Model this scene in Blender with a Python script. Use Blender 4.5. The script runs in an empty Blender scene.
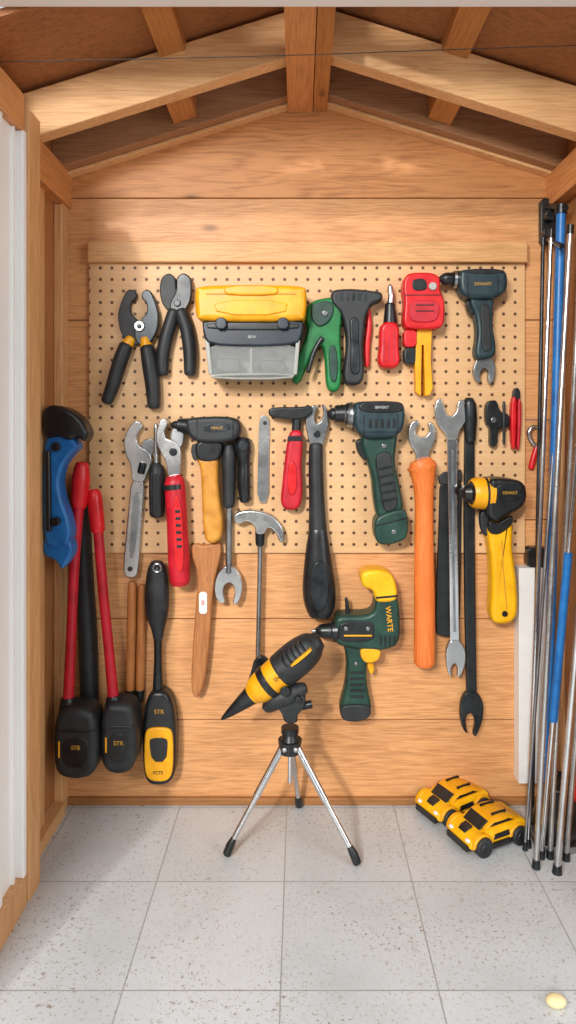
import bpy, math, random, bmesh
from mathutils import Vector, Matrix
random.seed(4)
F=670.0; D=1.675; CX=300.0; CY=420.0; CZ=0.9575
SC=bpy.context.scene
COL=SC.collection

# ------------------------------------------------------------ helpers
def U(px,py,t):
    d=D-t
    return Vector(((px-CX)*d/F,-t,CZ+(CY-py)*d/F))
def lin(h):
    h=h.lstrip('#'); o=[]
    for i in (0,2,4):
        c=int(h[i:i+2],16)/255
        o.append(c/12.92 if c<=.04045 else ((c+.055)/1.055)**2.4)
    return o+[1]
def chaikin(p,n):
    for _ in range(n):
        q=[]
        for i in range(len(p)):
            a=p[i];b=p[(i+1)%len(p)]
            q.append((a[0]*.75+b[0]*.25,a[1]*.75+b[1]*.25))
            q.append((a[0]*.25+b[0]*.75,a[1]*.25+b[1]*.75))
        p=q
    return p
def tight(p,f=.22,n=1):
    """keep outline corners tighter than plain chaikin, then soften once"""
    q=[]
    for i in range(len(p)):
        a=p[i-1];b=p[i];c=p[(i+1)%len(p)]
        q.append((b[0]+(a[0]-b[0])*f,b[1]+(a[1]-b[1])*f))
        q.append((b[0]+(c[0]-b[0])*f,b[1]+(c[1]-b[1])*f))
    return chaikin(q,n)
def extrude(p,y0,y1,r=.003,seg=3):
    """p: list of (x,z) metres; y0 back, y1 front."""
    A=sum(p[i][0]*p[(i+1)%len(p)][1]-p[(i+1)%len(p)][0]*p[i][1] for i in range(len(p)))
    if A<0: p=p[::-1]
    n=len(p); r=min(r,abs(y1-y0)*.499)
    nor=[]
    for i in range(n):
        a=Vector(p[i-1]);b=Vector(p[i]);c=Vector(p[(i+1)%n])
        e1=(b-a);e2=(c-b)
        if e1.length<1e-9:e1=e2
        if e2.length<1e-9:e2=e1
        e1=e1.normalized();e2=e2.normalized()
        n1=Vector((-e1.y,e1.x));n2=Vector((-e2.y,e2.x))
        m=n1+n2
        if m.length<1e-4:m=n1.copy()
        m.normalize(); k=1/max(.5,m.dot(n1))
        nor.append((m,k))
    lim=[]
    for i in range(n):
        o=Vector(p[i]);dv=nor[i][0];best=1e9
        for j in range(n):
            if j==i or (j+1)%n==i: continue
            a=Vector(p[j]);b=Vector(p[(j+1)%n]);e=b-a
            den=dv.x*e.y-dv.y*e.x
            if abs(den)<1e-12: continue
            w=a-o
            s=(w.x*e.y-w.y*e.x)/den; u=(w.x*dv.y-w.y*dv.x)/den
            if s>1e-6 and -1e-6<=u<=1+1e-6: best=min(best,s)
        lim.append(min(r*nor[i][1],.40*best))
    PV=[Vector(q) for q in p]
    for _ in range(60):
        bad=False
        for i in range(n):
            j=(i+1)%n
            e=PV[j]-PV[i]
            q=(PV[j]+nor[j][0]*lim[j])-(PV[i]+nor[i][0]*lim[i])
            if q.dot(e)<e.length_squared*.08:
                lim[i]*=.85;lim[j]*=.85;bad=True
        if not bad:break
    V=[];Fc=[];rings=[]
    sg=-1 if y1<y0 else 1
    prof=[]
    for k in range(seg+1):
        th=math.pi/2*k/seg
        prof.append((1-math.sin(th),y0+sg*r*(1-math.cos(th))))
    for k in range(seg+1):
        th=math.pi/2*k/seg
        prof.append((1-math.cos(th),y1-sg*r*(1-math.sin(th))))
    for f,y in prof:
        st=len(V)
        for i in range(n):
            q=PV[i]+nor[i][0]*lim[i]*f
            V.append(Vector((q.x,y,q.y)))
        rings.append(st)
    for a,b in zip(rings,rings[1:]):
        for i in range(n):
            j=(i+1)%n
            Fc.append((a+i,a+j,b+j,b+i))
    Fc.append(tuple(rings[0]+i for i in range(n))[::-1])
    Fc.append(tuple(rings[-1]+i for i in range(n)))
    return V,Fc
def plate(pts,t0,t1,r=.004,sm=2,seg=3):
    p=tight(pts) if sm=='t' else (chaikin(pts,sm) if sm else pts)
    q=[]
    for a in p:
        w=U(a[0],a[1],t1);q.append((w.x,w.z))
    return extrude(q,-t0,-t1,r,seg)
def rect(x0,y0,x1,y1,t0,t1,r=.003,sm=0,c=0):
    if c: pts=[(x0+c,y0),(x1-c,y0),(x1,y0+c),(x1,y1-c),(x1-c,y1),(x0+c,y1),(x0,y1-c),(x0,y0+c)]
    else: pts=[(x0,y0),(x1,y0),(x1,y1),(x0,y1)]
    return plate(pts,t0,t1,r,sm)
def line(pts,w,t0,t1):
    L=[];R=[]
    for i,p in enumerate(pts):
        a=Vector(pts[max(i-1,0)]);b=Vector(pts[min(i+1,len(pts)-1)])
        d=(b-a).normalized();n=Vector((-d.y,d.x))*w/2
        L.append((p[0]+n.x,p[1]+n.y));R.append((p[0]-n.x,p[1]-n.y))
    return plate(L+R[::-1],t0,t1,.0003,0,1)
def disc(x,y,R,t0,t1,r=.002,n=24):
    return plate([(x+R*math.cos(a*2*math.pi/n),y+R*math.sin(a*2*math.pi/n)) for a in range(n)],t0,t1,r,0)
def sweep(P,R,flat=1,cap=True,n=16,closed=False):
    V=[];Fc=[];m=len(P)
    if cap and not closed:
        T0=(P[0]-P[1]).normalized();T1=(P[-1]-P[-2]).normalized()
        k=.5
        P=[P[0]+T0*R[0]*k,P[0]+T0*R[0]*k*.75]+list(P)+[P[-1]+T1*R[-1]*k*.75,P[-1]+T1*R[-1]*k]
        R=[R[0]*.35,R[0]*.78]+list(R)+[R[-1]*.78,R[-1]*.35]
        m=len(P)
    for i in range(m):
        if closed: tg=P[(i+1)%m]-P[i-1]
        else: tg=P[min(i+1,m-1)]-P[max(i-1,0)]
        tg.normalize()
        up=Vector((0,1,0))
        if abs(tg.dot(up))>.95: up=Vector((0,0,1))
        n1=tg.cross(up).normalized();n2=n1.cross(tg).normalized()
        for k in range(n):
            a=2*math.pi*k/n
            V.append(P[i]+n1*math.cos(a)*R[i]+n2*math.sin(a)*R[i]*flat)
    for i in range(m if closed else m-1):
        j=(i+1)%m
        for k in range(n):
            l=(k+1)%n
            Fc.append((i*n+k,i*n+l,j*n+l,j*n+k))
    if not closed:
        Fc.append(tuple(range(n))[::-1]);Fc.append(tuple((m-1)*n+k for k in range(n)))
    return V,Fc
def tube(pts,t,flat=1,cap=True,sm=True,n=16):
    """pts (px,py,rpx[,t])"""
    Q=[]
    for q in pts:
        tt=q[3] if len(q)>3 else t
        Q.append((q[0],q[1],q[2],tt))
    if sm and len(Q)>2:
        o=[]
        for i in range(len(Q)-1):
            p0=Q[max(i-1,0)];p1=Q[i];p2=Q[i+1];p3=Q[min(i+2,len(Q)-1)]
            for s in range(5):
                u=s/5
                o.append(tuple(.5*((2*p1[k])+(-p0[k]+p2[k])*u+(2*p0[k]-5*p1[k]+4*p2[k]-p3[k])*u*u+(-p0[k]+3*p1[k]-3*p2[k]+p3[k])*u**3) for k in range(4)))
        o.append(Q[-1]);Q=o
    P=[U(q[0],q[1],q[3]) for q in Q];R=[max(q[2],.3)*(D-q[3])/F for q in Q]
    return sweep(P,R,flat,cap,n)
def rod(a,b,r0,r1=None,n=16,cap=False):
    r1=r0 if r1 is None else r1
    return sweep([Vector(a),Vector(b)],[r0,r1],1,cap,n)
def ring(x,y,R,r,t,n=28,sx=1,sy=1):
    c=[];k=(D-t)/F
    for i in range(n):
        a=2*math.pi*i/n
        c.append(U(x+R*sx*math.cos(a),y+R*sy*math.sin(a),t))
    return sweep(c,[r*k]*n,1,False,8,True)
def ball(c,rx,ry,rz,n=20,m=12):
    V=[];Fc=[];c=Vector(c)
    for i in range(1,m):
        th=math.pi*i/m
        for k in range(n):
            a=2*math.pi*k/n
            V.append(c+Vector((rx*math.sin(th)*math.cos(a),ry*math.sin(th)*math.sin(a),rz*math.cos(th))))
    for i in range(m-2):
        for k in range(n):
            l=(k+1)%n;Fc.append((i*n+k,(i+1)*n+k,(i+1)*n+l,i*n+l))
    Fc.append(tuple(range(n)));Fc.append(tuple((m-2)*n+k for k in range(n))[::-1])
    return V,Fc
def box(x0,x1,y0,y1,z0,z1):
    V=[Vector((x,y,z)) for x in (x0,x1) for y in (y0,y1) for z in (z0,z1)]
    Fc=[(0,1,3,2),(4,6,7,5),(0,4,5,1),(2,3,7,6),(0,2,6,4),(1,5,7,3)]
    return V,Fc
def bbox(x0,x1,y0,y1,z0,z1,r=.003):
    return extrude([(x0,z0),(x1,z0),(x1,z1),(x0,z1)],y1,y0,r,2)
def xf(g,M):
    return [M@v for v in g[0]],g[1]
def text(s,x,y,size,t,ang=0,ext=.0005,xs=1):
    cu=bpy.data.curves.new('tmp','FONT');cu.body=s;cu.size=1;cu.align_x='CENTER';cu.align_y='CENTER';cu.extrude=.01;cu.offset=.01
    ob=bpy.data.objects.new('tmp',cu);COL.objects.link(ob)
    bpy.context.view_layer.update()
    me=bpy.data.meshes.new_from_object(ob.evaluated_get(bpy.context.evaluated_depsgraph_get()))
    k=size*(D-t)/F;c=U(x,y,t);ca=math.cos(math.radians(ang));sa=math.sin(math.radians(ang))
    V=[]
    for v in me.vertices:
        lx=v.co.x*k*xs;ly=v.co.y*k
        V.append(Vector((c.x+lx*ca-ly*sa,-t-ext*(1 if v.co.z>0 else 0),c.z+lx*sa+ly*ca)))
    Fc=[tuple(p.vertices) for p in me.polygons]
    bpy.data.objects.remove(ob);bpy.data.curves.remove(cu);bpy.data.meshes.remove(me)
    return V,Fc
def mkmesh(name,geoms,mat,origin=Vector((0,0,0)),smooth=True,ang=38):
    V=[];Fc=[]
    for g in geoms:
        o=len(V)
        V+= [tuple(v-origin) for v in g[0]];Fc+=[tuple(i+o for i in f) for f in g[1]]
    me=bpy.data.meshes.new(name);me.from_pydata(V,[],Fc);me.update()
    bm=bmesh.new();bm.from_mesh(me);bmesh.ops.recalc_face_normals(bm,faces=bm.faces);bm.to_mesh(me);bm.free()
    if smooth:
        me.polygons.foreach_set('use_smooth',[True]*len(me.polygons))
        me.set_sharp_from_angle(angle=math.radians(ang))
    me.materials.append(mat)
    ob=bpy.data.objects.new(name,me)
    if smooth:
        w=ob.modifiers.new('wn','WEIGHTED_NORMAL');w.keep_sharp=True
    COL.objects.link(ob)
    return ob
class Tool:
    def __init__(s,name,label,cat,base,group=None):
        s.o=base if isinstance(base,Vector) else U(*base)
        s.root=bpy.data.objects.new(name,None);s.root.empty_display_size=.02
        s.root.location=s.o;s.root['label']=label;s.root['category']=cat
        if group:s.root['group']=group
        COL.objects.link(s.root);s.parts=[]
    def add(s,name,geoms,mat,label=None,parent=None):
        if isinstance(geoms,tuple):geoms=[geoms]
        ob=mkmesh(name,geoms,mat,s.o)
        ob.parent=parent or s.root
        if label:ob['label']=label
        s.parts.append(ob);return ob
    def each(s,name,geoms,mat,label=None):
        for g in geoms:s.add(name,g,mat,label)
def struct(name,geoms,mat,label=None,smooth=False,cat=None):
    if isinstance(geoms,tuple):geoms=[geoms]
    ob=mkmesh(name,geoms,mat,smooth=smooth)
    ob['kind']='structure';ob['category']=cat or name.split('_')[0]
    if label:ob['label']=label
    return ob

# ------------------------------------------------------------ materials
def nt(name):
    m=bpy.data.materials.new(name);m.use_nodes=True
    n=m.node_tree;b=n.nodes['Principled BSDF'];return m,n,b
def math_(n,op,a,b=None,c=None):
    x=n.nodes.new('ShaderNodeMath');x.operation=op
    for i,v in enumerate((a,b,c)):
        if v is None:continue
        if isinstance(v,(int,float)):x.inputs[i].default_value=v
        else:n.links.new(v,x.inputs[i])
    return x.outputs[0]
def pm(name,c,rough=.45,metal=0,var=.12,scale=25,bump=.08,c2=None):
    m,n,b=nt(name);L=n.links
    tc=n.nodes.new('ShaderNodeTexCoord')
    no=n.nodes.new('ShaderNodeTexNoise');no.inputs['Scale'].default_value=scale;no.inputs['Detail'].default_value=6;no.inputs['Roughness'].default_value=.6
    L.new(tc.outputs['Object'],no.inputs['Vector'])
    mr=n.nodes.new('ShaderNodeMapRange');mr.inputs[1].default_value=.3;mr.inputs[2].default_value=.7
    L.new(no.outputs['Fac'],mr.inputs[0])
    mx=n.nodes.new('ShaderNodeMix');mx.data_type='RGBA'
    a=lin(c);bb=lin(c2) if c2 else [min(1,x*(1+var)+.004) for x in a[:3]]+[1]
    aa=[x*(1-var) for x in a[:3]]+[1]
    mx.inputs[6].default_value=aa;mx.inputs[7].default_value=bb
    L.new(mr.outputs[0],mx.inputs[0]);L.new(mx.outputs[2],b.inputs['Base Color'])
    L.new(math_(n,'MULTIPLY_ADD',mr.outputs[0],.12,rough-.05),b.inputs['Roughness'])
    b.inputs['Metallic'].default_value=metal
    n2=n.nodes.new('ShaderNodeTexNoise');n2.inputs['Scale'].default_value=scale*12;n2.inputs['Detail'].default_value=3
    L.new(tc.outputs['Object'],n2.inputs['Vector'])
    bu=n.nodes.new('ShaderNodeBump');bu.inputs['Strength'].default_value=bump;bu.inputs['Distance'].default_value=.002
    L.new(n2.outputs['Fac'],bu.inputs['Height']);L.new(bu.outputs['Normal'],b.inputs['Normal'])
    return m
def wood(name,light,dark,axis='X',rough=.5,holes=False,contrast=1.0,lon=2.6,lat=34,island=.12,cont=.35):
    m,n,b=nt(name);L=n.links
    tc=n.nodes.new('ShaderNodeTexCoord');ge=n.nodes.new('ShaderNodeNewGeometry')
    off=math_(n,'MULTIPLY',ge.outputs['Random Per Island'],17.0)
    va=n.nodes.new('ShaderNodeVectorMath');va.operation='ADD'
    L.new(tc.outputs['Object'],va.inputs[0]);L.new(off,va.inputs[1])
    def mapped(a,c):
        mp=n.nodes.new('ShaderNodeMapping');s=[c,c,c];s['XYZ'.index(axis)]=a
        mp.inputs['Scale'].default_value=s;L.new(va.outputs[0],mp.inputs['Vector']);return mp.outputs[0]
    n1=n.nodes.new('ShaderNodeTexNoise');n1.inputs['Scale'].default_value=1;n1.inputs['Detail'].default_value=1.5;n1.inputs['Distortion'].default_value=.35
    L.new(mapped(lon,lat),n1.inputs['Vector'])
    con=math_(n,'PINGPONG',math_(n,'MULTIPLY',n1.outputs['Fac'],8.0),.5)
    n2=n.nodes.new('ShaderNodeTexNoise');n2.inputs['Scale'].default_value=1;n2.inputs['Detail'].default_value=5;n2.inputs['Roughness'].default_value=.65
    L.new(mapped(14,260),n2.inputs['Vector'])
    n3=n.nodes.new('ShaderNodeTexNoise');n3.inputs['Scale'].default_value=5;n3.inputs['Detail'].default_value=4
    L.new(va.outputs[0],n3.inputs['Vector'])
    v=math_(n,'ADD',math_(n,'MULTIPLY',con,cont*contrast),math_(n,'MULTIPLY',n2.outputs['Fac'],1.05*contrast))
    v=math_(n,'ADD',v,math_(n,'MULTIPLY',n3.outputs['Fac'],.5))
    cr=n.nodes.new('ShaderNodeValToRGB');L.new(math_(n,'MULTIPLY',v,.84),cr.inputs[0])
    e=cr.color_ramp.elements;e[0].position=.38;e[0].color=lin(dark);e[1].position=.84;e[1].color=lin(light)
    vo=n.nodes.new('ShaderNodeTexVoronoi');vo.inputs['Scale'].default_value=1
    L.new(mapped(3.0,7.5),vo.inputs['Vector'])
    kn=n.nodes.new('ShaderNodeMapRange');kn.inputs[1].default_value=.02;kn.inputs[2].default_value=.09;kn.inputs[3].default_value=.45;kn.inputs[4].default_value=1
    L.new(vo.outputs['Distance'],kn.inputs[0])
    br=math_(n,'MULTIPLY_ADD',ge.outputs['Random Per Island'],island,1-island/2)
    tot=br if holes else math_(n,'MULTIPLY',kn.outputs[0],br)
    hs=n.nodes.new('ShaderNodeHueSaturation');L.new(cr.outputs[0],hs.inputs['Color']);L.new(tot,hs.inputs['Value'])
    out=hs.outputs[0];h=n2.outputs['Fac'];bd=.0007
    if holes:
        sx=n.nodes.new('ShaderNodeSeparateXYZ');L.new(tc.outputs['Object'],sx.inputs[0])
        g=.0286
        fx=math_(n,'SUBTRACT',math_(n,'FRACT',math_(n,'DIVIDE',math_(n,'ADD',sx.outputs[0],5.0),g)),.5)
        fz=math_(n,'SUBTRACT',math_(n,'FRACT',math_(n,'DIVIDE',math_(n,'ADD',sx.outputs[2],5.0),g)),.5)
        rr=math_(n,'SQRT',math_(n,'ADD',math_(n,'MULTIPLY',fx,fx),math_(n,'MULTIPLY',fz,fz)))
        ms=n.nodes.new('ShaderNodeMapRange');ms.inputs[1].default_value=.12;ms.inputs[2].default_value=.16
        L.new(rr,ms.inputs[0])
        mx=n.nodes.new('ShaderNodeMix');mx.data_type='RGBA';mx.inputs[6].default_value=lin('#5a381e');L.new(out,mx.inputs[7]);L.new(ms.outputs[0],mx.inputs[0]);out=mx.outputs[2]
        h=ms.outputs[0];bd=.002
    L.new(out,b.inputs['Base Color']);b.inputs['Roughness'].default_value=rough
    bu=n.nodes.new('ShaderNodeBump');bu.inputs['Strength'].default_value=.4;bu.inputs['Distance'].default_value=bd
    L.new(h,bu.inputs['Height']);L.new(bu.outputs[0],b.inputs['Normal'])
    return m
W_wall=wood('wall_wood','#dba069','#a2693a')
W_gable=wood('gable_wood','#cf9058','#965a2e',contrast=1.05,cont=.5,lat=22)
W_peg=wood('pegboard_wood','#e6be90','#d0a270',holes=True,contrast=.6,cont=.2)
W_ledge=wood('ledge_wood','#d9a56c','#a57344')
W_raft=wood('rafter_wood','#e9ba84','#c0864f')
W_raftY=wood('rafter_wood_y','#d8955a','#a86836',axis='Y')
W_raftShade=wood('rafter_shade','#a87a54','#774e32',contrast=1.1)  # darker wood for the back rafters, their shadow put into the colour
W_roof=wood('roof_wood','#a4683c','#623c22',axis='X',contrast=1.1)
W_purl=wood('purlin_wood','#c08044','#8c5229',axis='Y')
W_post=wood('post_wood','#deac76','#b27844',axis='Z')
W_side=wood('side_wood','#b67a48','#854f28',axis='Z')
W_base=wood('base_wood','#a06c3c','#7a4d28')
W_hand=wood('handle_wood','#b97a46','#8a5028',axis='Z',lat=60,lon=6)
W_dowel=wood('dowel_wood','#b3713a','#824a20',axis='Z',lat=60,lon=6)
BLACK=pm('black_rubber','#16181a',.5,bump=.2,c2='#2c2f31')
BLK2=pm('black_plastic','#0e1011',.33,c2='#212426')
GUN=pm('gunmetal','#232628',.32,.7,c2='#414548')
STEEL=pm('steel','#b4b5b6',.24,.92,var=.08,scale=14,c2='#d2d1ce')
STEEL2=pm('worn_steel','#86888a',.3,.92,scale=14,var=.1,c2='#abadae')
CHROME=pm('chrome','#c6c8ca',.13,1,scale=10,var=.06,c2='#ececec')
YEL=pm('yellow_plastic','#eb9e04',.38,c2='#f6b010')
YEL2=pm('yellow_bright','#f0aa00',.36,c2='#fabf10')
OCH=pm('ochre_wood','#bf7a24',.42,c2='#dc9c3c',scale=30)
ORA=wood('orange_wood','#e87e38','#c85c20',axis='Z',lat=50,lon=5,rough=.4)
RED=pm('red_plastic','#c80e16',.34,c2='#de1e24')
RED2=pm('red_rubber','#b00e20',.45,c2='#cc1a2e')
GRN=pm('green_plastic','#0c5c2c',.36,c2='#18803f')
DGRN=pm('dark_green','#12322a',.4,c2='#214639')
TEAL=pm('dark_teal','#162a30',.4,c2='#263f45')
NAVY=pm('dark_navy','#161c26',.38,c2='#262f3c')
BLUE=pm('blue_plastic','#0f5ca0',.36,c2='#2278bf')
WHITE=pm('white_paint','#f6f5f2',.5,var=.02,scale=6,bump=.02)
WHP=pm('white_plastic','#e4e3e0',.4,var=.04)
DIMY=pm('faded_yellow_print','#b8892a',.5)
DIMW=pm('faded_grey_print','#a9a9a6',.5)
CREAM=pm('cream','#e6d3a0',.6)
WIRE=pm('wire','#4a4744',.5,.5)
EDGE=pm('smoky_edge','#a3a39d',.2,var=.05)
CLEAR,n_,b_=nt('smoky_clear_plastic')
b_.inputs['Base Color'].default_value=lin('#c2c4c0');b_.inputs['Roughness'].default_value=.1
no=n_.nodes.new('ShaderNodeTexNoise');no.inputs['Scale'].default_value=9
mr=n_.nodes.new('ShaderNodeMapRange');mr.inputs[3].default_value=.14;mr.inputs[4].default_value=.36
n_.links.new(no.outputs['Fac'],mr.inputs[0]);n_.links.new(mr.outputs[0],b_.inputs['Alpha'])

def floor_mat():
    m,n,b=nt('speckled_tile');L=n.links
    tc=n.nodes.new('ShaderNodeTexCoord')
    mp=n.nodes.new('ShaderNodeMapping');mp.inputs['Location'].default_value=(.0325+5.3,.285+5.3,0)
    L.new(tc.outputs['Object'],mp.inputs['Vector'])
    bk=n.nodes.new('ShaderNodeTexBrick');bk.offset=0;bk.squash=1
    bk.inputs['Scale'].default_value=1;bk.inputs['Brick Width'].default_value=.265;bk.inputs['Row Height'].default_value=.265
    bk.inputs['Mortar Size'].default_value=.0016;bk.inputs['Mortar Smooth'].default_value=.4
    bk.inputs['Color1'].default_value=lin('#cbced0');bk.inputs['Color2'].default_value=lin('#c1c5c7');bk.inputs['Mortar'].default_value=lin('#9a9b9a')
    L.new(mp.outputs[0],bk.inputs['Vector'])
    col=bk.outputs['Color']
    pn=n.nodes.new('ShaderNodeTexNoise');pn.inputs['Scale'].default_value=6;pn.inputs['Detail'].default_value=4
    L.new(tc.outputs['Object'],pn.inputs['Vector'])
    pm_=n.nodes.new('ShaderNodeMapRange');pm_.inputs[1].default_value=.36;pm_.inputs[2].default_value=.62;pm_.inputs[3].default_value=.25
    L.new(pn.outputs['Fac'],pm_.inputs[0])
    def speck(scale,lo,hi,c,prev,det=3,amt=1.0,patch=True):
        no=n.nodes.new('ShaderNodeTexNoise');no.inputs['Scale'].default_value=scale;no.inputs['Detail'].default_value=det
        L.new(tc.outputs['Object'],no.inputs['Vector'])
        mr=n.nodes.new('ShaderNodeMapRange');mr.inputs[1].default_value=lo;mr.inputs[2].default_value=hi;mr.inputs[4].default_value=amt
        L.new(no.outputs['Fac'],mr.inputs[0])
        f=mr.outputs[0]
        if patch:f=math_(n,'MULTIPLY',f,pm_.outputs[0])
        mx=n.nodes.new('ShaderNodeMix');mx.data_type='RGBA';L.new(f,mx.inputs[0]);L.new(prev,mx.inputs[6]);mx.inputs[7].default_value=lin(c)
        return mx.outputs[2]
    col=speck(3.5,.42,.72,'#a9acac',col,6,.6,False)
    col=speck(70,.56,.72,'#a39a8c',col,5,.5)
    col=speck(125,.62,.67,'#85705a',col,3,.85)
    col=speck(230,.63,.68,'#75604a',col,2,.8)
    col=speck(70,.70,.73,'#6b5640',col,3,.8)
    L.new(col,b.inputs['Base Color'])
    L.new(math_(n,'MULTIPLY_ADD',pn.outputs['Fac'],.4,.16),b.inputs['Roughness'])
    bu=n.nodes.new('ShaderNodeBump');bu.inputs['Strength'].default_value=.4;bu.inputs['Distance'].default_value=.002;bu.invert=True
    L.new(bk.outputs['Fac'],bu.inputs['Height']);L.new(bu.outputs[0],b.inputs['Normal'])
    return m
FLOOR=floor_mat()

# ------------------------------------------------------------ shell
RX=.025
def zb(x): return 1.755-.312*abs(x-RX)
XL=-.60;XR=.645
struct('floor',box(-1.6,1.6,-3.2,.0,-.04,0),FLOOR,'pale grey speckled square tiles')
def row(p0,p1):
    z0=CZ+(CY-p0)*.0025;z1=CZ+(CY-p1)*.0025
    return bbox(XL,XR,0,.03,max(z0,0)+.001,z1-.001,.002)
rows=[803,720,619,520,420,320,198]
struct('wall_back',[row(a,b) for a,b in zip(rows,rows[1:])],W_wall,'horizontal honey-coloured plank wall')
zt=CZ+(CY-198)*.0025
struct('wall_back_gable',extrude([(XL,zt+.001),(XR,zt+.001),(XR,zb(XR)+.1),(RX,zb(RX)+.1),(XL,zb(XL)+.1)],.03,0,.002,2),W_gable,'plywood gable board with flowing grain')
struct('wall_left',[bbox(XL-.03,XL,-.345,.03,0,.85),bbox(XL-.03,XL,-.345,.03,.852,1.66)],W_side,'orange-brown plank side wall')
struct('wall_right',[bbox(XR,XR+.03,-.47,.03,0,1.66)],W_side,'orange-brown plank side wall')
h=.115
def slab(xa,xb):
    V=[];t=.015
    for x in (xa,xb):
        for y in (.03,-.455):
            for dz in (0,t):
                V.append(Vector((x,y,zb(x)+h+dz)))
    return V,[(0,1,3,2),(4,6,7,5),(0,4,5,1),(2,3,7,6),(0,2,6,4),(1,5,7,3)]
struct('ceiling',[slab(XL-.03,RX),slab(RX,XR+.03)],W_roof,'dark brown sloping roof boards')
def rafter(name,side,y0,y1,hh,mat,label,drop=0):
    xa=RX-.03 if side<0 else RX+.035
    xb=XL if side<0 else XR
    p=[(xa,zb(xa)-drop),(xb,zb(xb)-drop),(xb,zb(xb)+hh),(xa,zb(xa)+hh)]
    return struct(name,extrude(p,y0,y1,.003,2),mat,label,cat='rafter')
rafter('trim_1',-1,-.001,-.06,.085,W_raftShade,'shaded brown rafter against the gable wall')
rafter('trim_2',1,-.001,-.06,.085,W_raftShade,'shaded brown rafter against the gable wall')
rafter('trim_3',-1,-.185,-.225,.105,W_raft,'pale pine rafter sloping to the ridge',-.004)
rafter('trim_4',1,-.185,-.225,.105,W_raft,'pale pine rafter sloping to the ridge',-.004)
def gtrim(name,side):
    xa=RX-.03 if side<0 else RX+.035;xb=XL if side<0 else XR
    p=[(xa,zb(xa)-.008),(xb,zb(xb)-.008),(xb,zb(xb)),(xa,zb(xa))]
    struct(name,extrude(p,0,-.03,.002,2),W_raft,'thin light trim strip under the rafter',cat='trim')
gtrim('trim_5',-1);gtrim('trim_6',1)
struct('trim_7',bbox(RX-.055,RX+.006,-.455,0,1.725,1.86),W_raftY,'orange pine ridge beam',cat='beam')
struct('trim_8',bbox(RX+.008,RX+.042,-.455,0,1.728,1.86),W_purl,'darker board beside the ridge beam',cat='beam')
k=9
for x in (-.275,.335):
    w=.027
    p=[(x-w,zb(x-w)+.088),(x+w,zb(x+w)+.088),(x+w,zb(x+w)+.113),(x-w,zb(x-w)+.113)]
    struct('trim_%d'%k,extrude(p,0,-.45,.002,2),W_purl,'brown purlin under the roof boards',cat='purlin');k+=1
    p=[(x-w,zb(x-w)+.016),(x+w,zb(x+w)+.016),(x+w,zb(x+w)+.086),(x-w,zb(x-w)+.086)]
    struct('trim_%d'%(k+14),extrude(p,-.062,-.184,.002,2),W_purl,'short brown blocking between rafters',cat='blocking')
struct('trim_13',bbox(XL,XL+.03,-.28,-.0,1.485,1.572),W_raftY,'timber wall plate',cat='beam')
struct('trim_14',bbox(XR-.03,XR,-.45,-.0,1.485,1.565),W_raftY,'timber wall plate',cat='beam')
struct('trim_15',bbox(XL,XL+.022,-.045,0,.0,1.485),W_post,'corner stud',cat='stud')
struct('trim_16',bbox(XL,XL+.062,-.345,-.285,0.0,1.575),W_post,'pine door post',cat='post')
struct('trim_17',bbox(XR-.012,XR,-.05,0,0,1.485),W_post,'corner stud',cat='stud')
struct('trim_18',bbox(XL,XL+.03,-.285,-.045,0,.03),W_post,'bottom rail of the side wall',cat='rail')
struct('trim_19',bbox(XL,XL+.012,-.17,-.13,.03,1.485),W_post,'side wall stud',cat='stud')
struct('door_1',[bbox(-.66,-.558,-.75,-.347,.0605,1.525,.002),bbox(-.66,-.541,-.365,-.347,.06,1.525,.003),bbox(-.66,-.552,-.385,-.375,.0605,1.525,.002),bbox(-.66,-.550,-.47,-.435,.0605,1.525,.002)],WHITE,'white painted door jamb with vertical moulding',cat='door')
struct('trim_20',bbox(-.66,-.54,-.75,-.347,0,.06,.004),W_post,'wooden sill below the white jamb',cat='sill')
struct('trim_22',bbox(-.66,-.545,-.50,-.347,1.526,1.60,.004),W_raftY,'pine door head above the white jamb',cat='beam')
struct('trim_21',bbox(-.70,.74,-.50,-.46,1.705,1.80,.004),WHITE,'white painted lintel',cat='lintel')
struct('baseboard_back',bbox(XL,XR,-.012,0,0,.018,.002),W_base,'narrow brown wooden skirting strip')

A=U(89,262,.012);B=U(525,553,.012)
pg=mkmesh('pegboard',[bbox(A.x,B.x,-.012,-.0005,B.z,A.z,.001)],W_peg,smooth=False)
pg['label']='large tan perforated hardboard panel on the plank wall';pg['category']='pegboard'
A=U(87,241,.028);B=U(528,262,.028)
lg=mkmesh('ledge_rail',[bbox(A.x,B.x,-.028,-.0005,B.z,A.z,.003)],W_ledge,smooth=False)
lg['label']='pine batten running along the top of the pegboard';lg['category']='batten'
w=mkmesh('wire',[tube([(-20,62,.5),(140,59,.5),(300,55,.5),(440,50,.5),(620,44,.5)],.34,cap=False,n=6)],WIRE)
w['label']='thin grey wire strung across the roof opening';w['category']='wire'

P0=.0122
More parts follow.
